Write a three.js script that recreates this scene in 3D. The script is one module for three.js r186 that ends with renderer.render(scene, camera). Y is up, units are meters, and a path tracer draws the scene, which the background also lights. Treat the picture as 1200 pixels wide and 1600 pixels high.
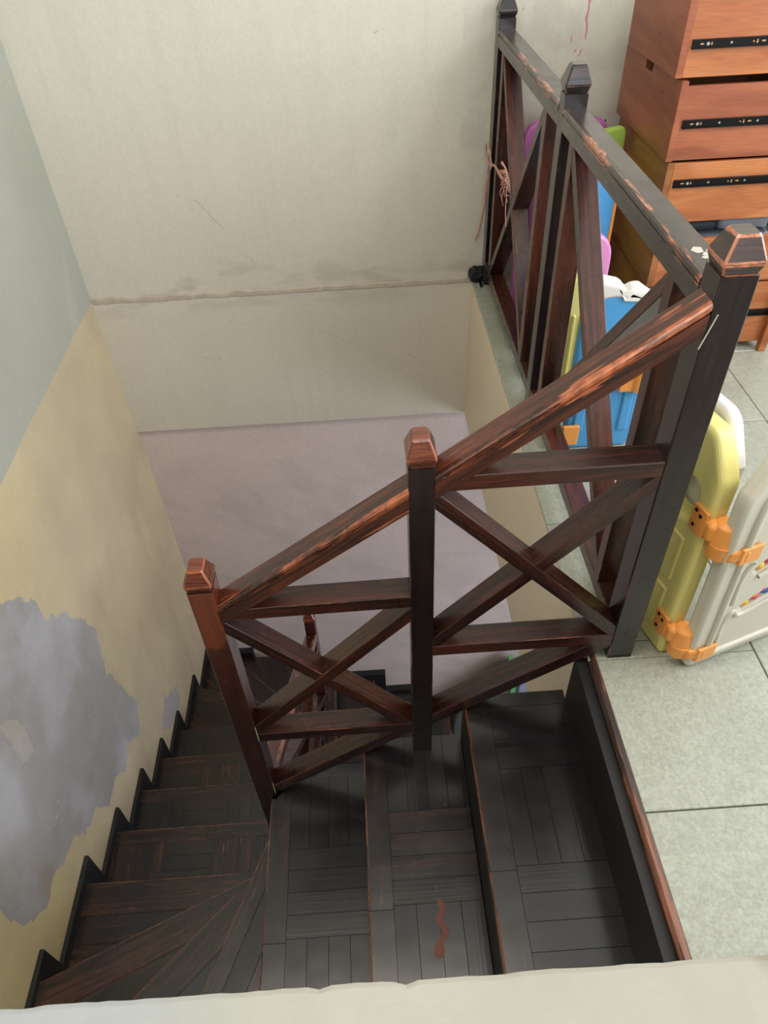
import * as THREE from 'three';
import { mergeGeometries } from 'three/addons/utils/BufferGeometryUtils.js';
import { RoundedBoxGeometry } from 'three/addons/geometries/RoundedBoxGeometry.js';
import { RectAreaLightUniformsLib } from 'three/addons/lights/RectAreaLightUniformsLib.js';

// ───────── camera, sky, lights, exposure ─────────
const scene = new THREE.Scene();
const rad = THREE.MathUtils.degToRad;
const camera = new THREE.PerspectiveCamera(70.86, 1200 / 1600, 0.02, 60);
camera.position.set(0, 1.41, 0);
camera.rotation.order = 'YXZ';
camera.rotation.set(rad(-43.721), rad(-0.917), rad(-3.031));
scene.add(camera);
scene.background = new THREE.Color(0.80, 0.90, 1.0);
scene.backgroundIntensity = 2.0;
const renderer = new THREE.WebGLRenderer({ antialias: true });
renderer.toneMapping = THREE.LinearToneMapping;
renderer.toneMappingExposure = 0.96;
renderer.shadowMap.enabled = true;
RectAreaLightUniformsLib.init();
function areaLight(color, power, w, h, pos, target) {
  const l = new THREE.RectAreaLight(color, power, w, h);
  l.position.set(...pos); l.lookAt(...target); scene.add(l); return l;
}
areaLight(0xf6f8ff, 5.0, 2.4, 1.4, [0.7, 1.75, 2.36], [0.7, 1.75, 0]);        // daylight, unseen back window lighting the landing
areaLight(0xf6f8ff, 8.0, 2.4, 1.5, [2.56, 1.75, -0.9], [0, 1.75, -0.9]);      // daylight, unseen right window placed to light the stairwell
areaLight(0xfff4e6, 8.5, 1.5, 0.6, [-0.25, 2.64, -0.72], [-0.25, 0, -0.72]);     // unseen ceiling lamp, placed to light the stairwell
areaLight(0xdfe6ff, 5.5, 1.7, 1.3, [2.56, -1.85, -1.0], [0, -1.85, -1.0]);    // daylight, unseen lower window lighting the walls down the well

// ───────── numbers, noise, textures ─────────
let seed = 7;
function rnd() { seed |= 0; seed = seed + 0x6D2B79F5 | 0; let t = Math.imul(seed ^ seed >>> 15, 1 | seed); t = t + Math.imul(t ^ t >>> 7, 61 | t) ^ t; return ((t ^ t >>> 14) >>> 0) / 4294967296; }
const rr = (a, b) => a + (b - a) * rnd();
const hash = (i, j, s) => { let h = Math.imul(i, 374761393) ^ Math.imul(j, 668265263) ^ Math.imul(s, 1442695041); h = Math.imul(h ^ h >>> 13, 1274126177); return ((h ^ h >>> 16) >>> 0) / 4294967296; };
function vn(x, y, s, px = 0) {
  const i = Math.floor(x), j = Math.floor(y), fx = x - i, fy = y - j;
  const u = fx * fx * (3 - 2 * fx), v = fy * fy * (3 - 2 * fy);
  const w = px ? (k) => ((k % px) + px) % px : (k) => k;
  const a = hash(w(i), j, s), b = hash(w(i + 1), j, s), c = hash(w(i), j + 1, s), d = hash(w(i + 1), j + 1, s);
  return a + (b - a) * u + (c - a + (a - b - c + d) * u) * v;
}
function fbm(x, y, s, o = 4, px = 0) { let f = 0, a = 0.5, n = 0; for (let k = 0; k < o; k++) { f += a * vn(x, y, s + k * 17, px); n += a; x *= 2; y *= 2; px *= 2; a *= 0.5; } return f / n; }
const sstep = (a, b, x) => { const t = Math.min(1, Math.max(0, (x - a) / (b - a))); return t * t * (3 - 2 * t); };
const mix3 = (a, b, t) => [a[0] + (b[0] - a[0]) * t, a[1] + (b[1] - a[1]) * t, a[2] + (b[2] - a[2]) * t];
const mul3 = (a, k) => [a[0] * k, a[1] * k, a[2] * k];
function tex(w, h, fn, o = {}) {
  const d = new Uint8Array(w * h * 4);
  for (let y = 0; y < h; y++) for (let x = 0; x < w; x++) {
    const c = fn((x + 0.5) / w, (y + 0.5) / h), k = (y * w + x) * 4;
    if (typeof c === 'number') { const v = Math.max(0, Math.min(255, c * 255)); d[k] = d[k + 1] = d[k + 2] = v; } else for (let q = 0; q < 3; q++) d[k + q] = Math.max(0, Math.min(255, c[q]));
    d[k + 3] = 255;
  }
  const t = new THREE.DataTexture(d, w, h, THREE.RGBAFormat);
  t.magFilter = THREE.LinearFilter; t.minFilter = THREE.LinearFilter;
  t.wrapS = o.clamp ? THREE.ClampToEdgeWrapping : THREE.RepeatWrapping; t.wrapT = o.clamp ? THREE.ClampToEdgeWrapping : THREE.RepeatWrapping;
  if (o.data !== true) t.colorSpace = THREE.SRGBColorSpace;
  t.needsUpdate = true; return t;
}
const inPoly = (p, x, y) => { let c = false; for (let i = 0, j = p.length - 1; i < p.length; j = i++) { const [xi, yi] = p[i], [xj, yj] = p[j]; if ((yi > y) !== (yj > y) && x < (xj - xi) * (y - yi) / (yj - yi) + xi) c = !c; } return c; };
// painted wood: v 0..0.70 is 0.25 m of plain grain, v 0.74..1 is the worn edge of the same coat; u repeats every 1.2 m
function woodTex(dark, red, worn, o, s) {
  return tex(1024, 512, (u, v) => {
    if (v < 0.72) {
      const y = v / 0.70 * 0.25;
      const warp = fbm(u * 6, y * 20, s + 3, 2, 6) * 0.02;
      const g = fbm(u * 5, (y + warp) * 150, s, 4, 5), f = vn(u * 40, (y + warp) * 900, s + 9, 40), b = fbm(u * 4, y * 22, s + 21, 3, 4);
      let c = mix3(dark, red, sstep(o.lo, o.hi, g * 0.55 + b * 0.45) * (0.6 + 0.4 * f));
      c = mul3(c, 0.86 + 0.28 * f);
      const w = sstep(o.wear, o.wear + 0.05, fbm(u * 8, y * 70, s + 40, 4, 8));
      c = mix3(c, worn, w * (0.45 + 0.5 * f));
      if (o.dust && vn(u * 300, y * 250, s + 90, 300) > 0.985) c = mix3(c, [150, 140, 130], 0.8);
      return c;
    }
    const w = sstep(o.edge, o.edge + 0.16, fbm(u * 14, v * 14, s + 60, 4, 14)), f = vn(u * 160, v * 30, s + 70, 160);
    return mix3(mix3(dark, red, 0.6 * f), worn, w * (0.55 + 0.45 * f));
  });
}
const smudge = tex(512, 512, (u, v) => { const a = fbm(u * 6, v * 6, 301, 4, 6), b = fbm(u * 40, v * 8, 311, 2, 40); return 0.62 + 0.42 * (a - 0.5) + 0.25 * (b - 0.5); }, { data: true });
const woodBump = tex(512, 512, (u, v) => 0.5 * fbm(u * 6, v * 160, 401, 3, 6) + 0.5 * fbm(u * 10, v * 10, 411, 3, 10), { data: true });
function wood(map, rough, o = {}) { return new THREE.MeshPhysicalMaterial({ map, roughness: rough, roughnessMap: smudge, bumpMap: woodBump, bumpScale: 0.0003, clearcoat: o.coat ?? 0.35, clearcoatRoughness: 0.25, ...o.more }); }
const WORN = [196, 112, 74];
const M = {};
M.railDark = wood(woodTex([36, 21, 19], [94, 46, 33], [150, 84, 56], { lo: 0.26, hi: 0.80, wear: 1.1, edge: 0.60 }, 11), 0.46, { coat: 0.15 });
M.post = wood(woodTex([27, 21, 22], [46, 31, 29], [130, 80, 58], { lo: 0.30, hi: 0.80, wear: 0.95, edge: 0.60 }, 20), 0.40, { coat: 0.25 });
M.railRed = wood(woodTex([44, 25, 22], [112, 56, 38], [196, 112, 72], { lo: 0.24, hi: 0.74, wear: 0.70, edge: 0.34 }, 12), 0.38);
M.capRed = wood(woodTex([74, 36, 28], [140, 76, 52], [190, 112, 76], { lo: 0.15, hi: 0.85, wear: 0.80, edge: 0.36 }, 13), 0.45);
M.capDark = wood(woodTex([40, 30, 30], [84, 54, 46], [214, 134, 96], { lo: 0.20, hi: 0.80, wear: 0.74, edge: 0.26 }, 14), 0.45);
M.capBlack = wood(woodTex([26, 22, 23], [56, 38, 34], [150, 92, 66], { lo: 0.45, hi: 0.7, wear: 0.9, edge: 0.55 }, 19), 0.4);
M.tread = wood(woodTex([24, 23, 25], [38, 30, 29], [140, 80, 54], { lo: 0.46, hi: 0.78, wear: 0.92, edge: 0.36, dust: 1 }, 15), 0.34, { coat: 0.4 });
M.treadBrown = wood(woodTex([32, 24, 23], [80, 48, 37], [158, 96, 62], { lo: 0.34, hi: 0.74, wear: 0.80, edge: 0.28, dust: 1 }, 22), 0.42, { coat: 0.3 });
M.treadRed = wood(woodTex([26, 22, 22], [56, 36, 30], [140, 82, 54], { lo: 0.46, hi: 0.76, wear: 0.88, edge: 0.36, dust: 1 }, 16), 0.38, { coat: 0.4 });
M.black = new THREE.MeshPhysicalMaterial({ color: 0x0c0b0d, roughness: 0.5, bumpMap: woodBump, bumpScale: 0.0003, clearcoat: 0.2, clearcoatRoughness: 0.35 });
M.riser = new THREE.MeshPhysicalMaterial({ color: 0x0c0a09, roughness: 0.6, bumpMap: woodBump, bumpScale: 0.0004 });
M.chip = new THREE.MeshStandardMaterial({ color: 0xb9b4aa, roughness: 0.7 });
M.caulk = new THREE.MeshStandardMaterial({ color: 0xb9b4a8, roughness: 0.8 });

// ───────── naming ─────────
const used = new Map();
function numbered(n) { const k = used.get(n) ?? 0; used.set(n, k + 1); return k ? n + '_' + String(k).padStart(3, '0') : n; }
function shade(o) { o.castShadow = true; o.receiveShadow = true; return o; }
function thing(name, label, category, pos = [0, 0, 0], group) {
  const g = new THREE.Group(); g.name = numbered(name); g.position.set(...pos); g.userData = { label, category };
  if (group) g.userData.group = group; scene.add(g); return g;
}
function part(name, geo, mat, parent, label) { const m = shade(new THREE.Mesh(geo, mat)); m.name = name; if (label) m.userData.label = label; parent.add(m); return m; }
function struct(name, geo, mat) { const m = shade(new THREE.Mesh(geo, mat)); m.name = name; m.userData = { kind: 'structure' }; scene.add(m); return m; }

// ───────── shapes ─────────
function soup(pos, uv) { const g = new THREE.BufferGeometry(); g.setAttribute('position', new THREE.Float32BufferAttribute(pos, 3)); g.setAttribute('uv', new THREE.Float32BufferAttribute(uv, 2)); g.computeVertexNormals(); return g; }
function fixOut(pos, uv) { // turn a closed triangle soup outwards
  let vol = 0; for (let i = 0; i < pos.length; i += 9) { const [a, b, c, d, e, f, g, h, k] = pos.slice(i, i + 9); vol += a * (e * k - f * h) + b * (f * g - d * k) + c * (d * h - e * g); }
  if (vol < 0) for (let i = 0, j = 0; i < pos.length; i += 9, j += 6) { for (let q = 0; q < 3; q++) [pos[i + 3 + q], pos[i + 6 + q]] = [pos[i + 6 + q], pos[i + 3 + q]]; for (let q = 0; q < 2; q++) [uv[j + 2 + q], uv[j + 4 + q]] = [uv[j + 4 + q], uv[j + 2 + q]]; }
  return soup(pos, uv);
}
const chamf = (w, h, c) => [[c, 0], [w - c, 0], [w, c], [w, h - c], [w - c, h], [c, h], [0, h - c], [0, c]];
// a bar from A to B; its section is spanned by P and Q, so sloping bars end plumb against their posts
function bar(A, B, P, Q, prof, o = {}) {
  const pos = [], uv = [], n = prof.length, L = o.len ?? Math.hypot(B[0] - A[0], B[1] - A[1], B[2] - A[2]);
  const u0 = o.u0 ?? rnd(), us = o.us ?? 1 / 1.2, at = (E, p) => [0, 1, 2].map((k) => E[k] + P[k] * p[0] + Q[k] * p[1]);
  const seg = o.seg ?? 1, lerp = (t) => [0, 1, 2].map((k) => A[k] + (B[k] - A[k]) * t);
  let v = o.v0 ?? rr(0.01, 0.30);
  for (let i = 0; i < n; i++) {
    const p = prof[i], q = prof[(i + 1) % n], w = Math.hypot(q[0] - p[0], q[1] - p[1]);
    let va, vb; if (w < 0.0085) { va = rr(0.77, 0.93); vb = va + 0.04; } else { if (v + w * 2.8 > 0.70) v = 0.01; va = v; vb = v + w * 2.8; v = vb; }
    for (let s = 0; s < seg; s++) {
      const a = at(lerp(s / seg), p), b = at(lerp(s / seg), q), c = at(lerp((s + 1) / seg), q), d = at(lerp((s + 1) / seg), p);
      pos.push(...a, ...b, ...c, ...a, ...c, ...d);
      const ua = u0 + L * us * s / seg, ub = u0 + L * us * (s + 1) / seg; uv.push(ua, va, ua, vb, ub, vb, ua, va, ub, vb, ub, va);
    }
  }
  for (const [E, flip] of [[A, true], [B, false]]) for (let i = 1; i < n - 1; i++) {
    const t = flip ? [0, i + 1, i] : [0, i, i + 1];
    for (const k of t) { pos.push(...at(E, prof[k])); uv.push(u0 + prof[k][0], 0.05 + prof[k][1] * 2); }
  }
  return fixOut(pos, uv);
}
// a flat piece of any convex outline [x, z], top at y; edges listed in nose get a worn arris
function slab(poly, y, thick, o = {}) {
  const pos = [], uv = [], c = o.c ?? 0.0004, n = poly.length, dir = o.dir ?? [1, 0], u0 = rnd(), v0 = rr(0.02, 0.45);
  let area = 0; for (let i = 0; i < n; i++) { const a = poly[i], b = poly[(i + 1) % n]; area += a[0] * b[1] - b[0] * a[1]; }
  const P = area < 0 ? poly.slice().reverse() : poly.slice(), nose = o.nose ?? (() => false);
  const off = P.map((p, i) => { const q = P[(i + 1) % n], dx = q[0] - p[0], dz = q[1] - p[1], l = Math.hypot(dx, dz) || 1, k = nose(p, q) ? 0.004 : c; return { n: [-dz / l, dx / l], p, d: [dx / l, dz / l], k, worn: nose(p, q) }; });
  const inner = P.map((p, i) => { const e = off[(i + n - 1) % n], f = off[i]; // intersect the two inset edges
    const ax = e.p[0] + e.n[0] * e.k, az = e.p[1] + e.n[1] * e.k, bx = f.p[0] + f.n[0] * f.k, bz = f.p[1] + f.n[1] * f.k, det = e.d[0] * f.d[1] - e.d[1] * f.d[0];
    if (Math.abs(det) < 0.05) return [p[0] + f.n[0] * f.k, p[1] + f.n[1] * f.k];
    const t = ((bx - ax) * f.d[1] - (bz - az) * f.d[0]) / det; return [ax + e.d[0] * t, az + e.d[1] * t]; });
  const U = (p) => { const s = p[0] * dir[0] + p[1] * dir[1], t = -p[0] * dir[1] + p[1] * dir[0]; return [u0 + s / 1.2, v0 + ((t * 2.8) % 0.22 + 0.22) % 0.22]; };
  const t0 = Math.min(...P.map((p) => -p[0] * dir[1] + p[1] * dir[0]));
  const UU = (p) => { const s = p[0] * dir[0] + p[1] * dir[1], t = -p[0] * dir[1] + p[1] * dir[0] - t0; return [u0 + s / 1.2, Math.min(0.70, v0 * 0.4 + t * 2.0)]; };
  for (let i = 1; i < n - 1; i++) for (const k of [0, i, i + 1]) { pos.push(inner[k][0], y, inner[k][1]); uv.push(...UU(inner[k])); }
  for (let i = 0; i < n; i++) {
    const j = (i + 1) % n, a = P[i], b = P[j], A = inner[i], B = inner[j], w = off[i].worn, k = off[i].k, l = Math.hypot(b[0] - a[0], b[1] - a[1]) / 1.2, va = rr(0.78, 0.9);
    pos.push(A[0], y, A[1], B[0], y, B[1], b[0], y - k, b[1], A[0], y, A[1], b[0], y - k, b[1], a[0], y - k, a[1]);
    if (w) uv.push(u0, va, u0 + l, va, u0 + l, va + 0.05, u0, va, u0 + l, va + 0.05, u0, va + 0.05); else uv.push(u0, 0.05, u0 + l, 0.05, u0 + l, 0.052, u0, 0.05, u0 + l, 0.052, u0, 0.052);
    pos.push(a[0], y - k, a[1], b[0], y - k, b[1], b[0], y - thick, b[1], a[0], y - k, a[1], b[0], y - thick, b[1], a[0], y - thick, a[1]);
    const sv = w ? va + 0.05 : 0.05; uv.push(u0, sv, u0 + l, sv, u0 + l, sv + 0.06, u0, sv, u0 + l, sv + 0.06, u0, sv + 0.06);
  }
  for (let i = 1; i < n - 1; i++) for (const k of [0, i + 1, i]) { pos.push(P[k][0], y - thick, P[k][1]); uv.push(...UU(P[k])); }
  return fixOut(pos, uv);
}
function clip(poly, nx, nz, d) { // keep where nx*x + nz*z >= d
  const out = []; for (let i = 0; i < poly.length; i++) { const a = poly[i], b = poly[(i + 1) % poly.length], fa = nx * a[0] + nz * a[1] - d, fb = nx * b[0] + nz * b[1] - d;
    if (fa >= 0) out.push(a); if (fa * fb < 0) { const t = fa / (fa - fb); out.push([a[0] + (b[0] - a[0]) * t, a[1] + (b[1] - a[1]) * t]); } }
  return out;
}
const areaOf = (p) => { let a = 0; for (let i = 0; i < p.length; i++) { const q = p[(i + 1) % p.length]; a += p[i][0] * q[1] - q[0] * p[i][1]; } return Math.abs(a) / 2; };
function box(x0, x1, y0, y1, z0, z1, uvf) {
  const g = new THREE.BoxGeometry(x1 - x0, y1 - y0, z1 - z0); g.translate((x0 + x1) / 2, (y0 + y1) / 2, (z0 + z1) / 2);
  const p = g.attributes.position, n = g.attributes.normal, uv = g.attributes.uv;
  for (let i = 0; i < p.count; i++) { const a = uvf ? uvf(p.getX(i), p.getY(i), p.getZ(i)) : Math.abs(n.getX(i)) > 0.5 ? [p.getZ(i), p.getY(i)] : Math.abs(n.getY(i)) > 0.5 ? [p.getX(i), p.getZ(i)] : [p.getX(i), p.getY(i)]; uv.setXY(i, a[0], a[1]); }
  return g;
}
function rbox(w, h, d, r, x = 0, y = 0, z = 0, seg = 2) { const g = new RoundedBoxGeometry(w, h, d, seg, r); g.translate(x, y, z); return g; }

// ───────── the setting ─────────
const XL = -1.14, ZF = -2.87, XE = 0.467, ZN = -0.121, YB = -3.49, YC = 2.7, XR = 2.6, ZB = 2.4;
const plasterBump = tex(512, 512, (u, v) => 0.6 * fbm(u * 8, v * 8, 501, 3, 8) + 0.4 * fbm(u * 60, v * 60, 511, 2, 60), { data: true });
plasterBump.repeat.set(1.4, 1.4);
function plaster(map, color) { return new THREE.MeshStandardMaterial({ map, color: color ?? 0xffffff, roughness: 0.62, bumpMap: plasterBump, bumpScale: 0.0012 }); }
// left wall: z -3..0.2, y -2.8..1.4
const LW = { z0: -3.0, w: 3.2, y0: -2.8, h: 4.2 };
const bare = [[-0.6, -0.6], [-0.9, -0.32], [-1.2, -0.2], [-1.43, -0.241], [-1.522, -0.306], [-1.579, -0.425], [-1.574, -0.499], [-1.683, -0.59], [-1.758, -0.744], [-1.786, -0.862], [-1.762, -0.978], [-1.737, -1.08], [-1.818, -1.3], [-1.832, -1.45], [-1.74, -1.56], [-1.6, -1.42], [-1.52, -1.48], [-1.44, -1.40], [-1.34, -1.40], [-1.27, -1.27], [-1.18, -1.26], [-1.08, -1.14], [-0.96, -1.06], [-0.85, -1.06], [-0.775, -0.98], [-0.767, -0.916], [-0.74, -0.77], [-0.6, -0.68]];
const flake = [[-1.16, -0.47], [-1.22, -0.524], [-1.235, -0.60], [-1.21, -0.69], [-1.13, -0.66], [-1.15, -0.56]];
const cream = [188, 176, 158];
const leftMap = tex(1536, 2048, (u, v) => {
  const z = LW.z0 + u * LW.w, y = LW.y0 + v * LW.h;
  const n1 = fbm(z * 3, y * 3, 601, 4), n2 = fbm(z * 14, y * 14, 611, 3), n3 = vn(z * 120, y * 120, 621);
  if (y > -0.004 + 0.012 * (vn(z * 5, 0, 625) - 0.5)) { // upper coat
    let c = mul3([178, 180, 168], 0.965 + 0.07 * n1);
    const s = sstep(0.66, 0.72, fbm(z * 5 + y * 3, y * 1.2, 631, 4)); return mul3(mix3(c, [192, 189, 174], 0.5 * s), 0.985 + 0.03 * n3);
  }
  const wz = z + 0.06 * (fbm(z * 9, y * 9, 641, 3) - 0.5) + 0.035 * (fbm(z * 34, y * 34, 643, 3) - 0.5), wy = y + 0.06 * (fbm(z * 9, y * 9, 651, 3) - 0.5) + 0.035 * (fbm(z * 34, y * 34, 653, 3) - 0.5);
  const drip = fbm(z * 8, y * 1.4, 661, 3);
  let c = mix3([213, 196, 146], [209, 194, 160], sstep(-1.0, -2.1, z + 0.3 * y) * 0.9);
  c = mul3(c, 0.95 + 0.1 * n1); c = mix3(c, [172, 154, 122], sstep(0.5, 0.85, drip) * 0.28 * sstep(-0.4, -1.0, y));
  c = mix3(c, [162, 152, 138], sstep(0.5, 0.8, fbm(z * 2.6, y * 2.6, 671, 5)) * 0.22);
  if (inPoly(bare, wz, wy)) {
    let g = mix3([166, 163, 158], [182, 181, 182], sstep(0.35, 0.65, fbm(z * 5, y * 3.2, 681, 4)));
    g = mix3(g, [152, 147, 138], sstep(0.4, 0.8, fbm(z * 3, y * 3, 691, 5)) * 0.6);
    if (inPoly(flake, wz, wy)) g = mix3(g, [186, 180, 168], 0.8);
    g = mix3(g, [150, 132, 108], sstep(0.60, 0.9, fbm(z * 6, y * 6, 701, 5)) * 0.4 + 0.35 * sstep(0.09, 0.03, Math.hypot(z + 0.92, y + 1.02)));
    if (vn(z * 60, y * 60, 705) > 0.975) g = [222, 214, 200];
    return mul3(g, 0.96 + 0.06 * n2 + 0.03 * n3);
  }
  if (inPoly([[-2.25, -1.93], [-2.23, -2.05], [-1.99, -1.96], [-1.93, -1.83], [-2.08, -1.80]], wz, wy)) c = mix3(c, [176, 174, 178], 0.8);
  return mul3(c, 0.97 + 0.04 * n2 + 0.02 * n3);
}, { clamp: true });
const uvL = (x, y, z) => [(z - LW.z0) / LW.w, (y - LW.y0) / LW.h];
struct('wall_left', box(XL - 0.15, XL, YB - 0.2, YC + 0.1, ZF - 0.15, ZB + 0.15, uvL), plaster(leftMap));
// far wall, upper coat (with the band below floor level) and the lower coat, whose pink is partly a light cast put into the paint
const seg = (x, y, ax, ay, bx, by) => { const dx = bx - ax, dy = by - ay, t = Math.max(0, Math.min(1, ((x - ax) * dx + (y - ay) * dy) / (dx * dx + dy * dy))); return Math.hypot(x - ax - dx * t, y - ay - dy * t); };
const scrawl = [[0.818, 0.97, 0.820, 0.905], [0.820, 0.905, 0.825, 0.849], [0.825, 0.849, 0.816, 0.905], [0.816, 0.905, 0.823, 0.96], [0.816, 0.821, 0.808, 0.800], [0.808, 0.80, 0.802, 0.775], [0.776, 0.86, 0.772, 0.84], [0.79, 0.81, 0.802, 0.83]];
const scuffs = [[-0.686, 0.411, -0.66, 0.40], [-0.62, 0.39, -0.592, 0.362], [-0.592, 0.357, -0.53, 0.27], [-0.45, 0.16, -0.40, 0.05], [0.62, 0.98, 0.60, 0.94], [-0.2, -0.2, -0.05, -0.27], [0.2, -0.35, 0.28, -0.4], [-0.75, -0.3, -0.65, -0.31], [0.1, 0.9, 0.13, 0.91]];
const FW = { x0: -1.3, w: 2.8, y0: -0.75, h: 2.2 };
const farMap = tex(1536, 1216, (u, v) => {
  const x = FW.x0 + u * FW.w, y = FW.y0 + v * FW.h;
  let c = mul3(mix3([207, 200, 185], [203, 200, 184], sstep(0.2, 1.0, y)), 0.965 + 0.07 * fbm(x * 2, y * 2, 721, 4));
  c = mix3(c, [190, 186, 174], 0.16 * sstep(0.5, 0.8, fbm(x * 22, y * 2.2, 731, 3)));
  c = mix3(c, [176, 168, 152], 0.5 * sstep(0.5, 0.75, fbm(x * 7, y * 18, 741, 4)) * sstep(0.16, 0.02, Math.abs(y - 0.03)));
  if (y > 0.5 && x > 0.4) c = mix3(c, [188, 182, 172], 0.5 * sstep(0.52, 0.75, fbm(x * 9, y * 9, 745, 4)));
  let d = 9; for (const s of scuffs) d = Math.min(d, seg(x + 0.006 * (vn(x * 80, y * 80, 751) - 0.5), y, ...s)); c = mix3(c, [150, 142, 130], 0.55 * sstep(0.003, 0.0008, d) * sstep(0.3, 0.6, vn(x * 90, y * 90, 755)));
  d = 9; for (const s of scrawl) d = Math.min(d, seg(x + 0.005 * (vn(x * 90, y * 90, 761) - 0.5), y, ...s)); c = mix3(c, [196, 108, 128], 0.8 * sstep(0.0032, 0.001, d) * sstep(0.2, 0.5, vn(x * 140, y * 140, 765)));
  if (Math.hypot(x - 0.938, y - 0.587) < 0.004) c = [70, 62, 56];
  return mul3(c, 0.985 + 0.03 * vn(x * 130, y * 130, 771));
}, { clamp: true });
struct('wall_far', box(XL - 0.15, XR + 0.15, -0.69, YC + 0.1, ZF - 0.2, ZF, (x, y) => [(x - FW.x0) / FW.w, (y - FW.y0) / FW.h]), plaster(farMap));
const FL = { x0: -1.3, w: 3.0, y0: -3.6, h: 3.0 };
const farLowMap = tex(1024, 1024, (u, v) => {
  const x = FL.x0 + u * FL.w, y = FL.y0 + v * FL.h;
  let c = mul3([214, 198, 192], 0.95 + 0.1 * fbm(x * 2, y * 2, 801, 4));
  c = mix3(c, [180, 168, 162], 0.3 * sstep(0.40, 0.8, fbm(x * 7 + y * 3, y * 8, 811, 5)) * sstep(-0.6, -1.3, y));
  return mul3(c, 0.98 + 0.04 * vn(x * 110, y * 110, 821));
}, { clamp: true });
struct('wall_far_lower', box(XL - 0.15, XR + 0.15, YB - 0.2, -0.69, ZF - 0.2, ZF - 0.03, (x, y) => [(x - FL.x0) / FL.w, (y - FL.y0) / FL.h]), plaster(farLowMap));
// rough plaster ridge along the far wall at floor level
{
  const pos = [], uv = [], n = 220, row = (i) => { const x = XL + (XE + 0.02 - XL) * i / n, a = fbm(i * 0.13, 1, 831, 3), b = fbm(i * 0.2, 9, 841, 3), c = vn(i * 0.9, 3, 851);
    return [[x, -0.012 - 0.006 * b, ZF + 0.0005], [x, -0.010 - 0.004 * b, ZF + 0.003 + 0.004 * c], [x, -0.002 + 0.018 * a * a, ZF + 0.002 + 0.005 * a], [x, 0.000 + 0.026 * a * a, ZF + 0.0005]]; };
  for (let i = 0; i < n; i++) { const A = row(i), B = row(i + 1); for (let k = 0; k < 3; k++) { pos.push(...A[k], ...B[k], ...B[k + 1], ...A[k], ...B[k + 1], ...A[k + 1]); for (let q = 0; q < 6; q++) uv.push(i / 20, k / 3); } }
  struct('trim_1', soup(pos, uv), new THREE.MeshStandardMaterial({ color: 0xb8ac9b, roughness: 0.9, bumpMap: plasterBump, bumpScale: 0.002 }));
}
// upper floor: slab with deep cream edge, tiles on it
const creamMap = tex(512, 512, (u, v) => mul3(mix3([228, 213, 190], [218, 203, 180], fbm(u * 4, v * 4, 861, 4, 4)), 0.98 + 0.04 * vn(u * 200, v * 200, 865)));
const creamPaint = plaster(creamMap);
const slabFloor = struct('floor', mergeGeometries([box(XE, XR, -0.70, -0.012, ZF, ZN + 0.001), box(XL, XR, -0.70, -0.012, ZN, ZB)]), creamPaint);
const speck = (a, b, s, k) => tex(512, 512, (u, v) => { const n = vn(u * 150, v * 150, s, 150), m = vn(u * 70, v * 70, s + 3, 70); return mul3(mix3(a, b, 0.55 * n + 0.45 * m), 0.96 + 0.08 * fbm(u * 4, v * 4, s + 5, 3, 4)); });
const tileMats = [0, 1, 2].map((k) => new THREE.MeshPhysicalMaterial({ map: speck([144, 146, 132], [174, 177, 162], 871 + k * 9), roughness: 0.42, roughnessMap: smudge, bumpMap: plasterBump, bumpScale: 0.0006, clearcoat: 0.15, clearcoatRoughness: 0.3 }));
{
  const T = 0.4005, x0 = 0.4505, z0 = -0.5825;
  for (let i = 0; i < 8; i++) for (let k = -6; k < 2; k++) {
    const a = x0 + i * T, b = Math.min(XR, a + T), c = z0 + k * T, d = c + T, A = Math.max(a, XE - 0.001), C = Math.max(c, ZF), D = Math.min(d, ZN);
    if (D - C < 0.02 || b - A < 0.02) continue;
    let A2 = A + 0.0012; if (i === 0 && D > -0.935) { // the wooden edge strip takes the place of the tile's rim
      if (C < -0.935) { part('floor_tile', slab([[A2, C + 0.0012], [b - 0.0012, C + 0.0012], [b - 0.0012, -0.9362], [A2, -0.9362]], rr(-0.0006, 0.0004), 0.0115, { c: 0.0015 }), tileMats[k + 6 & 1], slabFloor); part('floor_tile', slab([[0.486, -0.935], [b - 0.0012, -0.935], [b - 0.0012, D - 0.0012], [0.486, D - 0.0012]], 0, 0.0115, { c: 0.0015 }), tileMats[1], slabFloor); continue; }
      A2 = 0.486;
    }
    part('floor_tile', slab([[A2, C + 0.0012], [b - 0.0012, C + 0.0012], [b - 0.0012, D - 0.0012], [A2, D - 0.0012]], rr(-0.0006, 0.0005), 0.0115, { c: 0.0015 }), tileMats[Math.floor(rnd() * 3)], slabFloor);
  }
}
for (const m of slabFloor.children) { const uv = m.geometry.attributes.uv, p = m.geometry.attributes.position, o = rnd(); for (let q = 0; q < uv.count; q++) uv.setXY(q, p.getX(q) * 2 + o, p.getZ(q) * 2 + p.getY(q)); }
const darkGrout = new THREE.MeshStandardMaterial({ color: 0x5e5a50, roughness: 0.9 });
struct('floor_grout', box(XE + 0.003, XR, -0.0118, -0.006, ZF, ZN), darkGrout);
// worn wooden edge strip of the top step
struct('trim_2', bar([0, 0, -0.955], [0, 0, ZN], [1, 0, 0], [0, 1, 0], [[0.4665, -0.052], [0.478, -0.052], [0.4855, -0.006], [0.4855, 0.001], [0.4735, 0.002], [0.4665, -0.005]], { seg: 1 }), wood(woodTex([50, 36, 30], [112, 66, 46], [150, 92, 66], { lo: 0.36, hi: 0.62, wear: 0.62, edge: 0.25 }, 17), 0.7, { coat: 0.05 }));
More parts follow.
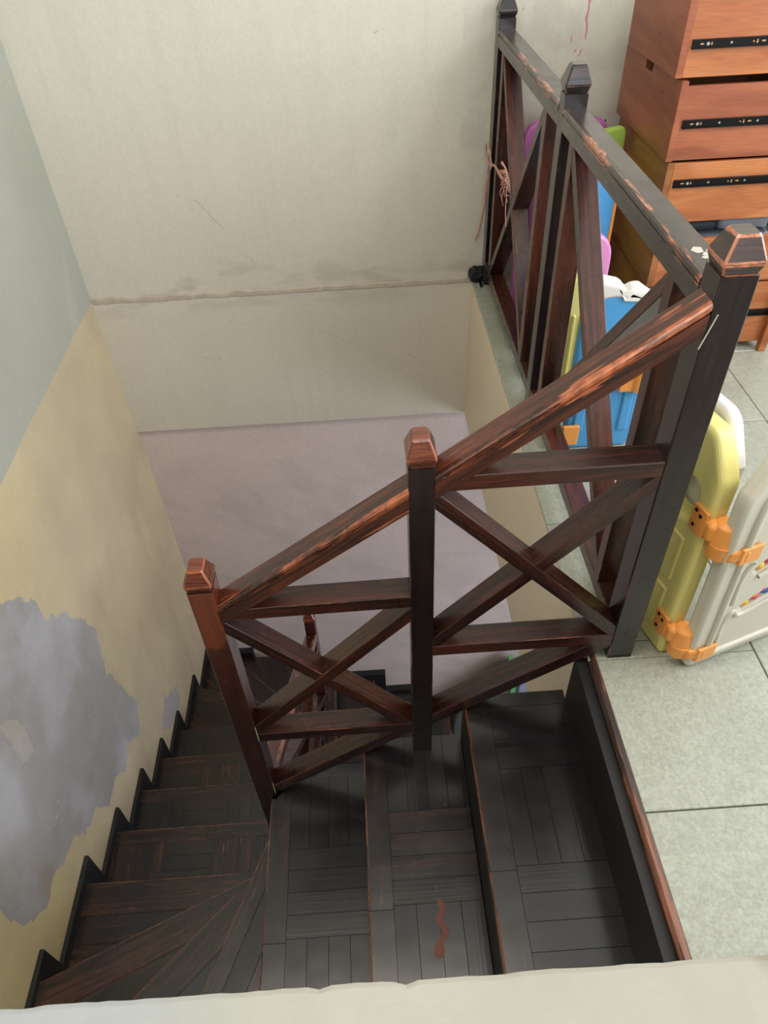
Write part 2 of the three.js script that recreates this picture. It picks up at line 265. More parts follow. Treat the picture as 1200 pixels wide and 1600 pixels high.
// near wall under the ledge, and the ledge
const wallPaint = plaster(speck([206, 203, 188], [212, 208, 196], 901));
const nearWall = struct('wall_near', box(XL, XR, YB - 0.2, -0.70, ZN, ZN + 0.14), wallPaint);
const ledgeMap = tex(1024, 256, (u, v) => {
  const x = -0.6 + u * 1.2, z = v * 0.3; let c = mix3([142, 146, 146], [150, 149, 138], sstep(-0.18, -0.08, x + 0.03 * (fbm(x * 20, z * 20, 911, 3) - 0.5)));
  c = mul3(c, 0.95 + 0.1 * fbm(x * 8, z * 8, 921, 4)); c = mix3(c, [122, 114, 94], 0.45 * sstep(0.6, 0.76, fbm(x * 26, z * 26, 931, 4)) * sstep(-0.1, 0.1, x)); return c;
}, { clamp: true });
{
  const n = 400, xs = (i) => XL + (1.9 - XL) * i / n, edge = (x) => ZN + 0.0012 * (fbm(x * 60, 2, 941, 4) - 0.5) * 2 + (vn(x * 90, 7, 945) > 0.93 ? 0.0014 : 0), pos = [], uv = [];
  const U = (x, z) => [(x + 0.6) / 1.2, (z - ZN) / 0.3];
  for (let i = 0; i < n; i++) {
    const a = xs(i), b = xs(i + 1), prof = (x) => { const e = edge(x), h = 0.0008 * (fbm(x * 40, 4, 951, 3) - 0.5); return [[x, 0, ZN], [x, 0.894, e], [x, 0.8985 + h, e + 0.0012], [x, 0.9 + h, e + 0.004], [x, 0.9, ZN + 0.07], [x, 0.9, ZN + 0.14], [x, 0, ZN + 0.14]]; };
    const A = prof(a), B = prof(b); for (let k = 0; k < 6; k++) { pos.push(...A[k], ...B[k + 1], ...B[k], ...A[k], ...A[k + 1], ...B[k + 1]); uv.push(...U(a, A[k][2]), ...U(b, B[k + 1][2]), ...U(b, B[k][2]), ...U(a, A[k][2]), ...U(a, A[k + 1][2]), ...U(b, B[k + 1][2])); }
  }
  const m = shade(new THREE.Mesh(soup(pos, uv), plaster(ledgeMap))); m.name = 'ledge'; nearWall.add(m);
}
struct('unseen_wall_right', mergeGeometries([box(XR, XR + 0.15, 0, 1.0, ZF, ZB), box(XR, XR + 0.15, 2.5, YC, ZF, ZB), box(XR, XR + 0.15, 1.0, 2.5, ZF, -2.1), box(XR, XR + 0.15, 1.0, 2.5, 0.3, ZB),
  box(XR, XR + 0.15, YB, -2.5, ZF, ZB), box(XR, XR + 0.15, -1.2, 0, ZF, ZB), box(XR, XR + 0.15, -2.5, -1.2, ZF, -1.85), box(XR, XR + 0.15, -2.5, -1.2, -0.15, ZB)]), wallPaint);  // wall out of view, set close so its openings light the stairwell
struct('wall_back', mergeGeometries([box(XL, XR, YB, 1.05, ZB, ZB + 0.15), box(XL, XR, 2.45, YC, ZB, ZB + 0.15), box(XL, -0.5, 1.05, 2.45, ZB, ZB + 0.15), box(1.9, XR, 1.05, 2.45, ZB, ZB + 0.15)]), wallPaint);
struct('ceiling', box(XL - 0.15, XR + 0.15, YC, YC + 0.15, ZF - 0.15, ZB + 0.15), new THREE.MeshStandardMaterial({ color: 0xe8e6e0, roughness: 0.8 }));
struct('lower_floor', box(XL, XR, YB - 0.2, YB, ZF, ZB), new THREE.MeshStandardMaterial({ color: 0x8f8b86, roughness: 0.5 }));

{
  const t = thing('unseen_ceiling_lamp', 'unseen flat white ceiling lamp placed to light the stairwell', 'lamp', [-0.25, 2.7, -0.72]);  // lamp out of view, placed to brighten the stairwell from above
  part('frame', box(-0.79, 0.79, -0.05, 0, -0.34, 0.34), new THREE.MeshStandardMaterial({ color: 0xdddddd, roughness: 0.5 }), t);
  const d = part('diffuser', box(-0.75, 0.75, -0.055, -0.05, -0.30, 0.30), new THREE.MeshStandardMaterial({ color: 0xffffff, emissive: 0xfff6ea, emissiveIntensity: 1.0 }), t);
}
// ───────── staircase ─────────
const stairs = thing('staircase', 'dark stained wooden winding staircase with parquet block treads descending around the stairwell', 'staircase');
const Y = (n) => n <= 7 ? -0.188 * n : -1.316 - 0.182 * (n - 7);
function tread(poly, y, nose, opt = {}) {
  const base = part('tread', slab(poly, y - 0.012, 0.026, { dir: opt.dir }), M.black, stairs);
  const put = (p, dir, mat) => { if (p.length >= 3 && areaOf(p) > 0.0004) part('wood_block', slab(p, y + rr(-0.0005, 0.0003), 0.0118, { dir, nose }), mat, base); };
  return { base, put };
}
const isNear = (a, b, l) => { const d = (p) => Math.abs((p[0] - l[0]) * l[2] + (p[1] - l[1]) * l[3]); return d(a) < 0.003 && d(b) < 0.003; };
const line = (ax, az, bx, bz) => { const l = Math.hypot(bx - ax, bz - az); return [ax, az, -(bz - az) / l, (bx - ax) / l]; };
// treads with a strip along the nose and squares of blocks laid in turn along and across it
function parquet(poly, y, n1, n2, squares) {
  const l = line(...n1, ...n2), nose = (a, b) => isNear(a, b, l), cx = poly.reduce((s, p) => s + p[0], 0) / poly.length, cz = poly.reduce((s, p) => s + p[1], 0) / poly.length;
  let nx = l[2], nz = l[3]; if ((cx - n1[0]) * nx + (cz - n1[1]) * nz < 0) { nx = -nx; nz = -nz; }
  const d0 = n1[0] * nx + n1[1] * nz, along = [nz, -nx], { put } = tread(poly, y, nose, { dir: along });
  const w = 0.058; let strip = clip(poly, -nx, -nz, -(d0 + w));
  const s = poly.map((p) => p[0] * along[0] + p[1] * along[1]), s0 = Math.min(...s), s1 = Math.max(...s), step = (s1 - s0) / Math.max(1, Math.round((s1 - s0) / 0.42)), gap = 0.0002;
  for (let a = s0; a < s1 - 0.01; a += step) put(clip(clip(strip, ...along, a + gap), -along[0], -along[1], -(a + step - gap)), along, y < -1.4 && rnd() < 0.5 ? M.treadBrown : M.treadRed);
  const rest = clip(poly, nx, nz, d0 + w + gap), q = squares ?? 0.215;
  let k = Math.floor(rnd() * 2); const back = Math.max(...poly.map((p) => p[0] * nx + p[1] * nz)), depth = back - d0 - w;
  for (let a = s0; a < s1 - 0.01; a += q, k++) {
    const cell = clip(clip(rest, ...along, a + gap), -along[0], -along[1], -(Math.min(s1, a + q) - gap)); if (cell.length < 3) continue;
    const low = y < -1.4, m = k % 2 ? (low ? M.treadRed : M.tread) : (low && rnd() < 0.6 ? M.treadBrown : rnd() < 0.4 ? M.treadRed : M.tread);
    if (k % 2) { const c = depth / 4; for (let i = 0; i < 4; i++) put(clip(clip(cell, nx, nz, d0 + w + i * c + gap), -nx, -nz, -(d0 + w + (i + 1) * c - gap)), along, m); }
    else { const c = q / 4; for (let i = 0; i < 4; i++) put(clip(clip(cell, ...along, a + i * c + gap), -along[0], -along[1], -(a + (i + 1) * c - gap)), [nx, nz], m); }
  }
}
function strips(poly, y, n1, n2, widths) { // winders: boards parallel to the nose
  const l = line(...n1, ...n2), nose = (a, b) => isNear(a, b, l), cx = poly.reduce((s, p) => s + p[0], 0) / poly.length, cz = poly.reduce((s, p) => s + p[1], 0) / poly.length;
  let nx = l[2], nz = l[3]; if ((cx - n1[0]) * nx + (cz - n1[1]) * nz < 0) { nx = -nx; nz = -nz; }
  const d0 = n1[0] * nx + n1[1] * nz, dir = [nz, -nx], { put } = tread(poly, y, nose, { dir }); let d = d0;
  for (let i = 0; i < 20; i++) { const w = widths[i % widths.length], p = clip(clip(poly, nx, nz, d + 0.0004), -nx, -nz, -(d + w - 0.0004)); if (p.length < 3) break; put(p, dir, i % 3 === 1 ? M.treadRed : M.treadBrown); d += w; }
}
const ZE = ZN - 0.016, ZT = -0.982, XI = -0.37, XS = XL + 0.014;
parquet([[0.19, ZT], [0.443, ZT], [0.443, ZE], [0.19, ZE]], Y(1), [0.19, 0], [0.19, -1]);
parquet([[-0.074, ZT], [0.188, ZT], [0.188, ZE], [-0.074, ZE]], Y(2), [-0.074, 0], [-0.074, -1]);
parquet([[-0.330, ZT], [-0.076, ZT], [-0.076, ZE], [-0.346, ZE], [-0.346, -0.925], [-0.330, -0.925]], Y(3), [-0.346, 0], [-0.346, -1]);
const w3 = [-0.381, -0.888, -0.676, ZE], w2 = [-0.395, -0.918, XS, -0.206], w1 = [-0.395, -0.967, XS, -0.660], nA = [XI, -1.01, XS, -1.01];
strips([[-0.348, ZE], [-0.348, -0.90], [w3[0], w3[1]], [w3[2], w3[3]]], Y(4), [w3[0], w3[1]], [w3[2], w3[3]], [0.05, 0.06]);
strips([[-0.36, -0.888], [-0.66, ZE], [XS, ZE], [XS, w2[3]], [w2[0], w2[1]]], Y(5), [w2[0], w2[1]], [w2[2], w2[3]], [0.09, 0.08]);
strips([[-0.37, -0.905], [XS, -0.19], [XS, w1[3]], [w1[0], w1[1]]], Y(6), [w1[0], w1[1]], [w1[2], w1[3]], [0.1, 0.08]);
strips([[-0.387, -0.955], [XS, -0.645], [XS, -1.01], [-0.387, -1.01]], Y(7), [XS, -1.01], [-0.387, -1.01], [0.11, 0.09]);
const noses = [-1.01, -1.272, -1.53, -1.778, -2.03];
for (let i = 1; i < 5; i++) parquet([[XS, noses[i]], [-0.388, noses[i]], [-0.388, noses[i - 1] + 0.012], [XS, noses[i - 1] + 0.012]], Y(7 + i), [XS, noses[i]], [0, noses[i]], 0.2);
const ZS = ZF + 0.014;
strips([[XS, -2.02], [-0.388, -2.02], [-0.388, -2.16], [XS, -2.42]], Y(12), [-0.388, -2.16], [XS, -2.42], [0.09]);
strips([[XS, -2.40], [-0.388, -2.15], [-0.388, -2.18], [-1.10, ZS], [XS, ZS]], Y(13), [-0.388, -2.18], [-1.10, ZS], [0.09]);
strips([[-1.11, ZS], [-0.388, -2.17], [-0.388, -2.262], [-0.62, ZS]], Y(14), [-0.388, -2.262], [-0.62, ZS], [0.08]);
strips([[-0.64, ZS], [-0.39, -2.262], [-0.34, -2.262], [-0.34, ZS]], Y(15), [-0.34, -2.262], [-0.34, ZS], [0.08]);
[-0.34, -0.085, 0.175, 0.435].forEach((x, i) => { if (i) parquet([[x, -2.262], [x - 0.275, -2.262], [x - 0.275, ZS], [x, ZS]], Y(15 + i), [x, -2.262], [x, ZS], 0.2); });
// risers
const riser = (ax, az, bx, bz, yTop, yBot, t = 0.009) => { const l = line(ax, az, bx, bz); part('riser', slab([[ax - l[2] * t, az - l[3] * t], [bx - l[2] * t, bz - l[3] * t], [bx + l[2] * t, bz + l[3] * t], [ax + l[2] * t, az + l[3] * t]], yTop, yTop - yBot, { c: 0.0005 }), M.riser, stairs); };
riser(0.454, -0.955, 0.454, ZE, -0.014, Y(1) - 0.03, 0.012);
riser(0.200, ZT, 0.200, ZE, Y(1) - 0.038, Y(2) - 0.03); riser(-0.064, ZT, -0.064, ZE, Y(2) - 0.038, Y(3) - 0.03); riser(-0.336, -0.925, -0.336, ZE, Y(3) - 0.038, Y(4) - 0.03);
const back = (w, k, y0, y1) => { const l = line(...w), s = l[3] * 1 > 0 ? 1 : 1; riser(w[0] + k[0], w[1] + k[1], w[2] + k[0], w[3] + k[1], y0, y1); };
back(w3, [0.010, 0.003], Y(4) - 0.038, Y(5) - 0.03); back(w2, [0.007, 0.008], Y(5) - 0.038, Y(6) - 0.03); back(w1, [0.004, 0.010], Y(6) - 0.038, Y(7) - 0.03);
noses.forEach((z, i) => riser(XS, z + 0.010, -0.388, z + 0.010, Y(7 + i) - 0.038, Y(8 + i) - 0.03));
riser(XS, -2.408, -0.388, -2.149, Y(12) - 0.038, Y(13) - 0.03); riser(-1.09, ZS, -0.388, -2.167, Y(13) - 0.038, Y(14) - 0.03); riser(-0.63, ZS, -0.395, -2.262, Y(14) - 0.038, Y(15) - 0.03);
[-0.35, -0.095, 0.165, 0.425].forEach((x, i) => riser(x, -2.262, x, ZS, Y(15 + i) - 0.038, i === 3 ? YB : Y(16 + i) - 0.03));
{ // reddish mark where the finish has come off the second tread
  const o = [[0.088, -0.585], [0.102, -0.580], [0.100, -0.553], [0.093, -0.543], [0.104, -0.530], [0.106, -0.508], [0.092, -0.498], [0.094, -0.478], [0.080, -0.466], [0.070, -0.474], [0.072, -0.492], [0.082, -0.502], [0.092, -0.518], [0.086, -0.534], [0.080, -0.548], [0.090, -0.560]].map(([x, z]) => [x - 0.004, z + 0.012]);
  const s = new THREE.Shape(); new THREE.CatmullRomCurve3(o.map(([x, z]) => new THREE.Vector3(x, -z, 0)), true).getPoints(64).forEach((p, i) => i ? s.lineTo(p.x, p.y) : s.moveTo(p.x, p.y));
  const g = new THREE.ExtrudeGeometry(s, { depth: 0.0008, bevelEnabled: false }); g.rotateX(-Math.PI / 2); g.translate(0, Y(2) - 0.0001, 0);
  part('paint_mark', g, new THREE.MeshStandardMaterial({ color: 0x6e3a2e, roughness: 0.6 }), stairs, 'reddish mark where the dark finish is gone');
}
// stepped black skirting boards
{
  const lv = [[-0.2, -0.735], [-0.45, -0.91], [-0.742, -1.098], [-1.090, -1.266], [-1.352, -1.455], [-1.615, -1.640], [-1.866, -1.824], [-2.122, -1.998], [-2.466, -2.174], [ZF, -2.346]], s = new THREE.Shape();
  s.moveTo(ZN, -0.735); lv.forEach(([z, y], i) => { s.lineTo(z, y); if (lv[i + 1]) s.lineTo(z, lv[i + 1][1]); }); s.lineTo(ZF, -2.75); s.lineTo(-1.0, -1.65); s.lineTo(-0.6, -1.5); s.lineTo(ZN, -1.2); s.closePath();
  const g = new THREE.ExtrudeGeometry(s, { depth: 0.0125, bevelEnabled: true, bevelThickness: 0.0015, bevelSize: 0.0015, bevelOffset: -0.0015, bevelSegments: 1 }); g.rotateY(-Math.PI / 2); g.translate(XL + 0.0145, 0, 0);
  struct('baseboard_left', g, M.black);
  const f = new THREE.Shape(); const fl = [[-0.875, -2.535], [-0.50, -2.712], [-0.005, -2.892], [0.005 + 0.25, -3.10], [0.52, -3.28], [1.2, -3.40]];
  f.moveTo(XL, -2.535); fl.forEach(([x, y], i) => { f.lineTo(x, y); if (fl[i + 1]) f.lineTo(x, fl[i + 1][1]); }); f.lineTo(1.2, YB); f.lineTo(XL, YB); f.closePath();
  const h = new THREE.ExtrudeGeometry(f, { depth: 0.042, bevelEnabled: true, bevelThickness: 0.0015, bevelSize: 0.0015, bevelOffset: -0.0015, bevelSegments: 1 }); h.translate(0, 0, ZF - 0.0305);
  struct('baseboard_far', h, M.black);
}

// ───────── railings ─────────
const D = 0.056, X3 = [1, 0, 0], Y3 = [0, 1, 0], Z3 = [0, 0, 1], ZFr = -0.94, CH = 0.0018;
// handrail section (depth, height) with a bead near the top front arris
const railProf = (h) => [[0.002, 0], [0, 0.002], [0, h - 0.017], [0.003, h - 0.015], [0.003, h - 0.012], [-0.001, h - 0.010], [-0.001, h - 0.003], [0.003, h], [0.010, h + 0.001], [D - 0.006, h + 0.001], [D, h - 0.004], [D, 0.002], [D - 0.002, 0]];
function cap(parent, mat, hw, hd, H = 0.078) { // faceted newel cap, wide below its middle, flat on top
  const rings = [[0, 0.88, 0.90], [0.003, 0.92, 0.93], [0.020, 1.09, 1.07], [0.026, 1.10, 1.08], [0.030, 1.08, 1.06], [0.069, 0.66, 0.70], [0.074, 0.56, 0.62]], pos = [], uv = [], c = 0.0036;
  const ring = ([y, a, b]) => { const w = hw * a, d = hd * b; return [[-w + c, -d], [w - c, -d], [w, -d + c], [w, d - c], [w - c, d], [-w + c, d], [-w, d - c], [-w, -d + c]].map(([x, z]) => [x, y / 0.074 * H, z]); };
  const R = rings.map(ring);
  for (let k = 0; k + 1 < R.length; k++) { const narrow = rings[k + 1][0] - rings[k][0] < 0.0065; for (let i = 0; i < 8; i++) {
    const j = (i + 1) % 8, a = R[k][i], b = R[k][j], d = R[k + 1][i], e = R[k + 1][j]; pos.push(...a, ...b, ...e, ...a, ...e, ...d);
    const worn = i % 2 === 1 || narrow, v = worn ? rr(0.78, 0.92) : rr(0.02, 0.4), u = rnd(), l = worn ? 0.06 : 0.05, vh = worn ? 0.05 : 0.16; uv.push(u, v, u + l, v, u + l, v + vh, u, v, u + l, v + vh, u, v + vh);
  } }
  for (const [r, f] of [[R[0], 1], [R[R.length - 1], 0]]) for (let i = 1; i < 7; i++) for (const q of f ? [0, i + 1, i] : [0, i, i + 1]) { pos.push(...r[q]); uv.push(0.2 + r[q][0], 0.3 + r[q][2] * 2.4); }
  const m = part('newel_cap', fixOut(pos, uv), mat, parent); return m;
}
function post(parent, x0, x1, z0, z1, y0, y1, mat, o = {}) { // z0 is the far face
  return part('newel_post', bar([x0, y0, z0], [x0, y1, z0], X3, Z3, chamf(x1 - x0, z1 - z0, o.c ?? CH), o), mat, parent);
}
// sloped stair railing
const RL = thing('stair_railing', 'dark sloping stair railing with crossed bars and two square newel posts along the top flight', 'railing');
const newelWear = tex(1024, 256, (u, v) => { // u 0 at the foot, 1 at the top
  const y = -1.55 + u * 1.87, g = fbm(u * 8, v * 60, 971, 4), f = vn(u * 60, v * 200, 975);
  const dark = mix3([34, 22, 22], [74, 38, 32], sstep(0.4, 0.7, g) * f), red = mix3([104, 50, 36], [140, 74, 50], g);
  let t = sstep(0.135, 0.165, y + 0.11 * (fbm(u * 30, v * 5, 981, 3) - 0.5) + (v < 0.10 ? 0.30 * (fbm(u * 12, 3, 985, 3)) : 0)); let c = mix3(dark, red, t); c = mix3(c, mix3([60, 32, 28], [96, 48, 38], g), (1 - t) * 0.75 * sstep(-0.75, 0.1, y)); return c;
}, { clamp: true });
const newelMat = wood(newelWear, 0.5);
const postL = post(RL, -0.386, -0.334, -0.998, ZFr, -1.55, 0.319, newelMat, { u0: 0, us: 1 / 1.87, v0: 0.0 });
const postM = post(RL, 0.060, 0.108, -0.998, ZFr, Y(2), 0.606, M.post);
{ const a = cap(postL, M.capRed, 0.026, 0.029, 0.054); a.position.set(-0.360, 0.319, -0.969); const b = cap(postM, M.capRed, 0.0245, 0.029, 0.056); b.position.set(0.084, 0.606, -0.969); }
const proud = { crossbar: 0.0005, diagonal_bar: 0.0009, bottom_rail: 0.0014 };
const hz = (parent, name, x0, y0, x1, y1, h, mat, ins = 0, prof) => hzAt(parent, name, x0, y0, x1, y1, h, mat, ins + (proud[name] ?? 0), prof);
const hzAt = (parent, name, x0, y0, x1, y1, h, mat, inset, prof) => part(name, bar([x0, y0, ZFr - inset], [x1, y1, ZFr - inset], [0, 0, -1], Y3, prof ?? chamf(D - 2 * inset, h, CH), { seg: 2 }), mat, parent);
// panel between the lower newel and the middle newel
hz(RL, 'handrail', -0.335, 0.267 - 0.054, 0.061, 0.556 - 0.054, 0, M.railRed, 0, railProf(0.054));
hz(RL, 'crossbar', -0.335, 0.225, 0.061, 0.231, 0.035, M.railDark);
hz(RL, 'crossbar', -0.335, -0.272, 0.061, -0.268, 0.035, M.railDark);
hz(RL, 'diagonal_bar', -0.335, 0.182, 0.061, -0.275, 0.044, M.railDark, 0.001);
hz(RL, 'diagonal_bar', -0.335, -0.245, 0.061, 0.184, 0.044, M.railDark, 0);
hz(RL, 'bottom_rail', -0.335, -0.565, 0.061, -0.272, 0.044, M.railDark);
// panel between the middle newel and the corner newel
hz(RL, 'handrail', 0.107, 0.585 - 0.054, 0.510, 0.886 - 0.054, 0, M.railRed, 0, railProf(0.054));
hz(RL, 'crossbar', 0.107, 0.549, 0.510, 0.551, 0.035, M.railDark);
hz(RL, 'crossbar', 0.107, 0.053, 0.510, 0.054, 0.035, M.railDark);
hz(RL, 'diagonal_bar', 0.107, 0.508, 0.510, 0.075, 0.044, M.railDark, 0);
hz(RL, 'diagonal_bar', 0.107, 0.072, 0.510, 0.516, 0.044, M.railDark, 0.001);
hz(RL, 'bottom_rail', 0.107, -0.245, 0.510, 0.044, 0.044, M.railDark);
// white filler in the joints
const dab = (x0, y0, x1, y1, w = 0.0022) => part('joint_filler', bar([x0, y0, ZFr + 0.0024], [x1, y1, ZFr + 0.0024], [0, 0, -1], [w * 0.7, w * 0.7, 0], [[0, 0], [0.0022, 0], [0.0022, 1], [0, 1]]), M.caulk, RL);
dab(0.520, 0.868, 0.506, 0.812); dab(-0.334, -0.265, -0.334, -0.20); dab(-0.334, -0.56, -0.334, -0.50);

// railing of the landing above the well
const RU = thing('landing_railing', 'dark upper landing railing with slim uprights and crossed bars beside the drawers', 'railing');
const XF = 0.510;
const corner = post(RU, XF, 0.567, -0.999, ZFr, 0, 0.926, M.post, { c: 0.0025 });
const midU = post(RU, XF, 0.566, -1.932, -1.882, 0, 0.930, M.post), endU = post(RU, XF, 0.566, -2.866, -2.805, 0, 0.930, M.post);
{ const a = cap(corner, M.capDark, 0.0285, 0.0295, 0.057); a.position.set(0.5385, 0.926, -0.9695); const b = cap(midU, M.capBlack, 0.028, 0.026, 0.060); b.position.set(0.538, 0.930, -1.907); const c = cap(endU, M.capBlack, 0.028, 0.030, 0.060); c.position.set(0.538, 0.930, -2.8355); }
const lz = (name, z0, y0, z1, y1, h, mat, ins = 0, prof) => lzAt(name, z0, y0, z1, y1, h, mat, ins + (proud[name] ?? 0), prof);
const lzAt = (name, z0, y0, z1, y1, h, mat, inset, prof) => part(name, bar([XF + inset, y0, z0], [XF + inset, y1, z1], X3, Y3, prof ?? chamf(D - 2 * inset, h, CH), { seg: 2 }), mat, RU);
const up = (z0, z1) => part('upright', bar([XF + 0.0004, 0.099, z0], [XF + 0.0004, 0.852, z0], X3, Z3, chamf(D - 0.0008, z1 - z0, CH)), M.railDark, RU);
M.railTop = wood(woodTex([34, 28, 27], [82, 48, 36], [196, 116, 80], { lo: 0.34, hi: 0.78, wear: 0.86, edge: 0.46 }, 18), 0.45);
for (const [a, b] of [[-2.806, -1.931], [-1.883, -0.998]]) {
  lz('handrail', a, 0.850, b, 0.850, 0, M.railTop, 0, railProf(0.051)); lz('bottom_rail', a, 0.060, b, 0.060, 0.040, M.railDark);
}
up(-2.730, -2.692); up(-2.088, -2.048); up(-1.800, -1.765); up(-1.118, -1.083);
lz('diagonal_bar', -2.693, 0.812, -2.087, 0.098, 0.042, M.railDark, 0.001); lz('diagonal_bar', -2.693, 0.098, -2.087, 0.812, 0.042, M.railDark);
lz('diagonal_bar', -1.766, 0.812, -1.117, 0.098, 0.042, M.railDark, 0.001); lz('diagonal_bar', -1.766, 0.098, -1.117, 0.812, 0.042, M.railDark);

for (const [x, z, w, l] of [[0.535, -1.085, 0.010, 0.022], [0.545, -1.068, 0.008, 0.016], [0.538, -1.058, 0.006, 0.010], [0.552, -1.080, 0.005, 0.012]]) part('paint_chip', slab([[x - w, z], [x - w * 0.3, z + l * 0.5], [x + w * 0.8, z + l * 0.35], [x + w, z - l * 0.4], [x - w * 0.2, z - l * 0.55]], 0.9026, 0.0008), M.chip, RU, 'white paint smear');
// railing of the flight along the left wall, down in the well
const RD = thing('stair_railing', 'lower stair railing seen deep in the well behind the crossed bars', 'railing');
const pD = post(RD, -0.387, -0.335, -2.255, -2.20, -2.62, -1.42, M.railDark); { const c = cap(pD, M.capRed, 0.026, 0.0275, 0.074); c.position.set(-0.361, -1.42, -2.2275); }
const sl = (name, z0, y0, z1, y1, h, mat, prof) => part(name, bar([-0.335, y0, z0], [-0.335, y1, z1], [-1, 0, 0], Y3, prof ?? chamf(0.052, h, CH)), mat, RD);
sl('handrail', -0.999, -0.60, -2.20, -1.56, 0, M.railRed, railProf(0.052)); sl('bottom_rail', -0.999, -1.25, -2.20, -2.12, 0.044, M.railDark);
sl('diagonal_bar', -0.999, -0.66, -2.20, -2.10, 0.044, M.railDark); sl('diagonal_bar', -0.999, -1.20, -2.20, -1.62, 0.044, M.railDark);

// ───────── stack of drawers ─────────
const cherry = (a, b, s) => { const t = tex(768, 512, (u, v) => { const w = fbm(u * 3, v * 3, s + 3, 3, 3) * 0.9, g = fbm(u * 2.2, v * 14 + w * 5, s, 4), f = vn(u * 30, v * 260, s + 7); let c = mul3(mix3(a, b, sstep(0.25, 0.75, g)), 0.93 + 0.12 * f); const k = Math.hypot((u - 0.62) * 1.4, (v - 0.4) * 3); return mix3(c, [92, 46, 24], 0.7 * sstep(0.03, 0.012, k)); }); return new THREE.MeshPhysicalMaterial({ map: t, roughness: 0.5, bumpMap: woodBump, bumpScale: 0.0002, clearcoat: 0.2, clearcoatRoughness: 0.35 }); };
const W1 = cherry([156, 88, 46], [184, 116, 66], 1011), W2 = cherry([134, 70, 42], [160, 92, 58], 1021), W3 = cherry([128, 76, 38], [158, 100, 54], 1031), W4 = cherry([156, 86, 44], [182, 116, 70], 1041);  // fronts get darker cherry than the sides, shade partly put into their colour
const slideMat = new THREE.MeshStandardMaterial({ color: 0x141416, roughness: 0.4, metalness: 0.6 }), slideIn = new THREE.MeshStandardMaterial({ color: 0x0a0a0b, roughness: 0.5, metalness: 0.5 }), steel = new THREE.MeshStandardMaterial({ color: 0xc9cdd2, roughness: 0.3, metalness: 0.9 }), insideWood = new THREE.MeshStandardMaterial({ color: 0x6a4324, roughness: 0.7 });
const fitUV = (g, sx = 1, off = 0) => { const p = g.attributes.position, n = g.attributes.normal, uv = g.attributes.uv; for (let i = 0; i < p.count; i++) { const ax = Math.abs(n.getX(i)), ay = Math.abs(n.getY(i)); const a = ax > 0.6 ? [p.getZ(i), p.getY(i)] : ay > 0.6 ? [p.getX(i), p.getZ(i)] : [p.getX(i), p.getY(i)]; uv.setXY(i, 0.5 + a[0] * 0.95 + off * 0.2, 0.12 + a[1] * 1.7 * sx + off * 0.4); } return g; };
// front faces -x; x0 front plane, x1 back, z0 far, z1 near, side top lower than front top
function drawer(label, o) {
  const t = thing('wooden_drawer', label, 'drawer', [(o.x0 + o.x1) / 2, o.y0, (o.z0 + o.z1) / 2], 'wooden drawers stacked by the far wall');
  const cx = t.position.x, cz = t.position.z, X0 = o.x0 - cx, X1 = o.x1 - cx, Z0 = o.z0 - cz, Z1 = o.z1 - cz, f = 0.020, sT = o.sideTop - o.y0, sB = (o.sideBot ?? o.y0) - o.y0, fT = o.y1 - o.y0, off = rnd();
  const B = (x0, x1, y0, y1, z0, z1) => fitUV(rbox(x1 - x0, y1 - y0, z1 - z0, 0.0015, (x0 + x1) / 2, (y0 + y1) / 2, (z0 + z1) / 2, 1), 1, off);
  let front;
  if (o.notch) { const s = new THREE.Shape(), m = (Z0 + Z1) / 2 - 0.02, w = 0.032, d = 0.030; s.moveTo(Z0, 0); s.lineTo(Z1, 0); s.lineTo(Z1, fT); s.lineTo(m + w, fT); s.lineTo(m + w, fT - d); s.lineTo(m - w, fT - d); s.lineTo(m - w, fT); s.lineTo(Z0, fT); s.closePath();
    const g = new THREE.ExtrudeGeometry(s, { depth: f - 0.003, bevelEnabled: true, bevelThickness: 0.0015, bevelSize: 0.0015, bevelOffset: -0.0015, bevelSegments: 1 }); g.rotateY(-Math.PI / 2); g.translate(X0 + f - 0.0015, 0, 0); front = part('front_panel', fitUV(g, 1, off), o.frontMat, t);
  } else front = part('front_panel', B(X0, X0 + f, 0, fT, Z0, Z1), o.frontMat, t);
  const zi = Z1 - (o.recess ?? 0);
  const side = part('side_panel', B(X0 + f, X1, sB, sT, zi - 0.016, zi), o.sideMat, t); part('side_panel', B(X0 + f, X1, sB, sT, Z0 + 0.01, Z0 + 0.026), insideWood, t);
  part('back_panel', B(X1 - 0.018, X1, sB, sT, Z0 + 0.026, zi - 0.016), insideWood, t); part('bottom_panel', B(X0 + f, X1 - 0.018, sB + 0.008, sB + 0.016, Z0 + 0.026, zi - 0.016), insideWood, t);
  if (o.slide) {
    const ys = o.slide - o.y0, x = X0 + f + 0.008, L = X1 - x, s = part('drawer_slide', mergeGeometries([box(x, X1, ys - 0.011, ys + 0.011, zi, zi + 0.004), box(x, X1, ys + 0.0075, ys + 0.011, zi + 0.004, zi + 0.009), box(x, X1, ys - 0.011, ys - 0.0075, zi + 0.004, zi + 0.009)].map((g) => g)), slideMat, t, 'black metal drawer slide');
    const disc = (dx, r, m) => { const g = new THREE.CylinderGeometry(r, r, 0.0016, 14); g.rotateX(Math.PI / 2); g.translate(x + dx, ys, zi + 0.0045); part('screw', g, m, s); }, slot = (dx, w, h) => part('slot', rbox(w, h, 0.0012, 0.0005, x + dx, ys, zi + 0.0042, 1), M.slot, s);
    for (const [dx, r] of [[0.042, 0.0042], [0.105, 0.003], [0.215, 0.003], [0.30, 0.004]]) if (dx < L) disc(dx, r, steel);
    for (const [dx, w, h] of [[0.026, 0.010, 0.004], [0.052, 0.004, 0.007], [0.165, 0.004, 0.004], [0.175, 0.004, 0.009], [0.192, 0.010, 0.004]]) slot(dx, w, h);
  }
  return { t, cx, cz };
}
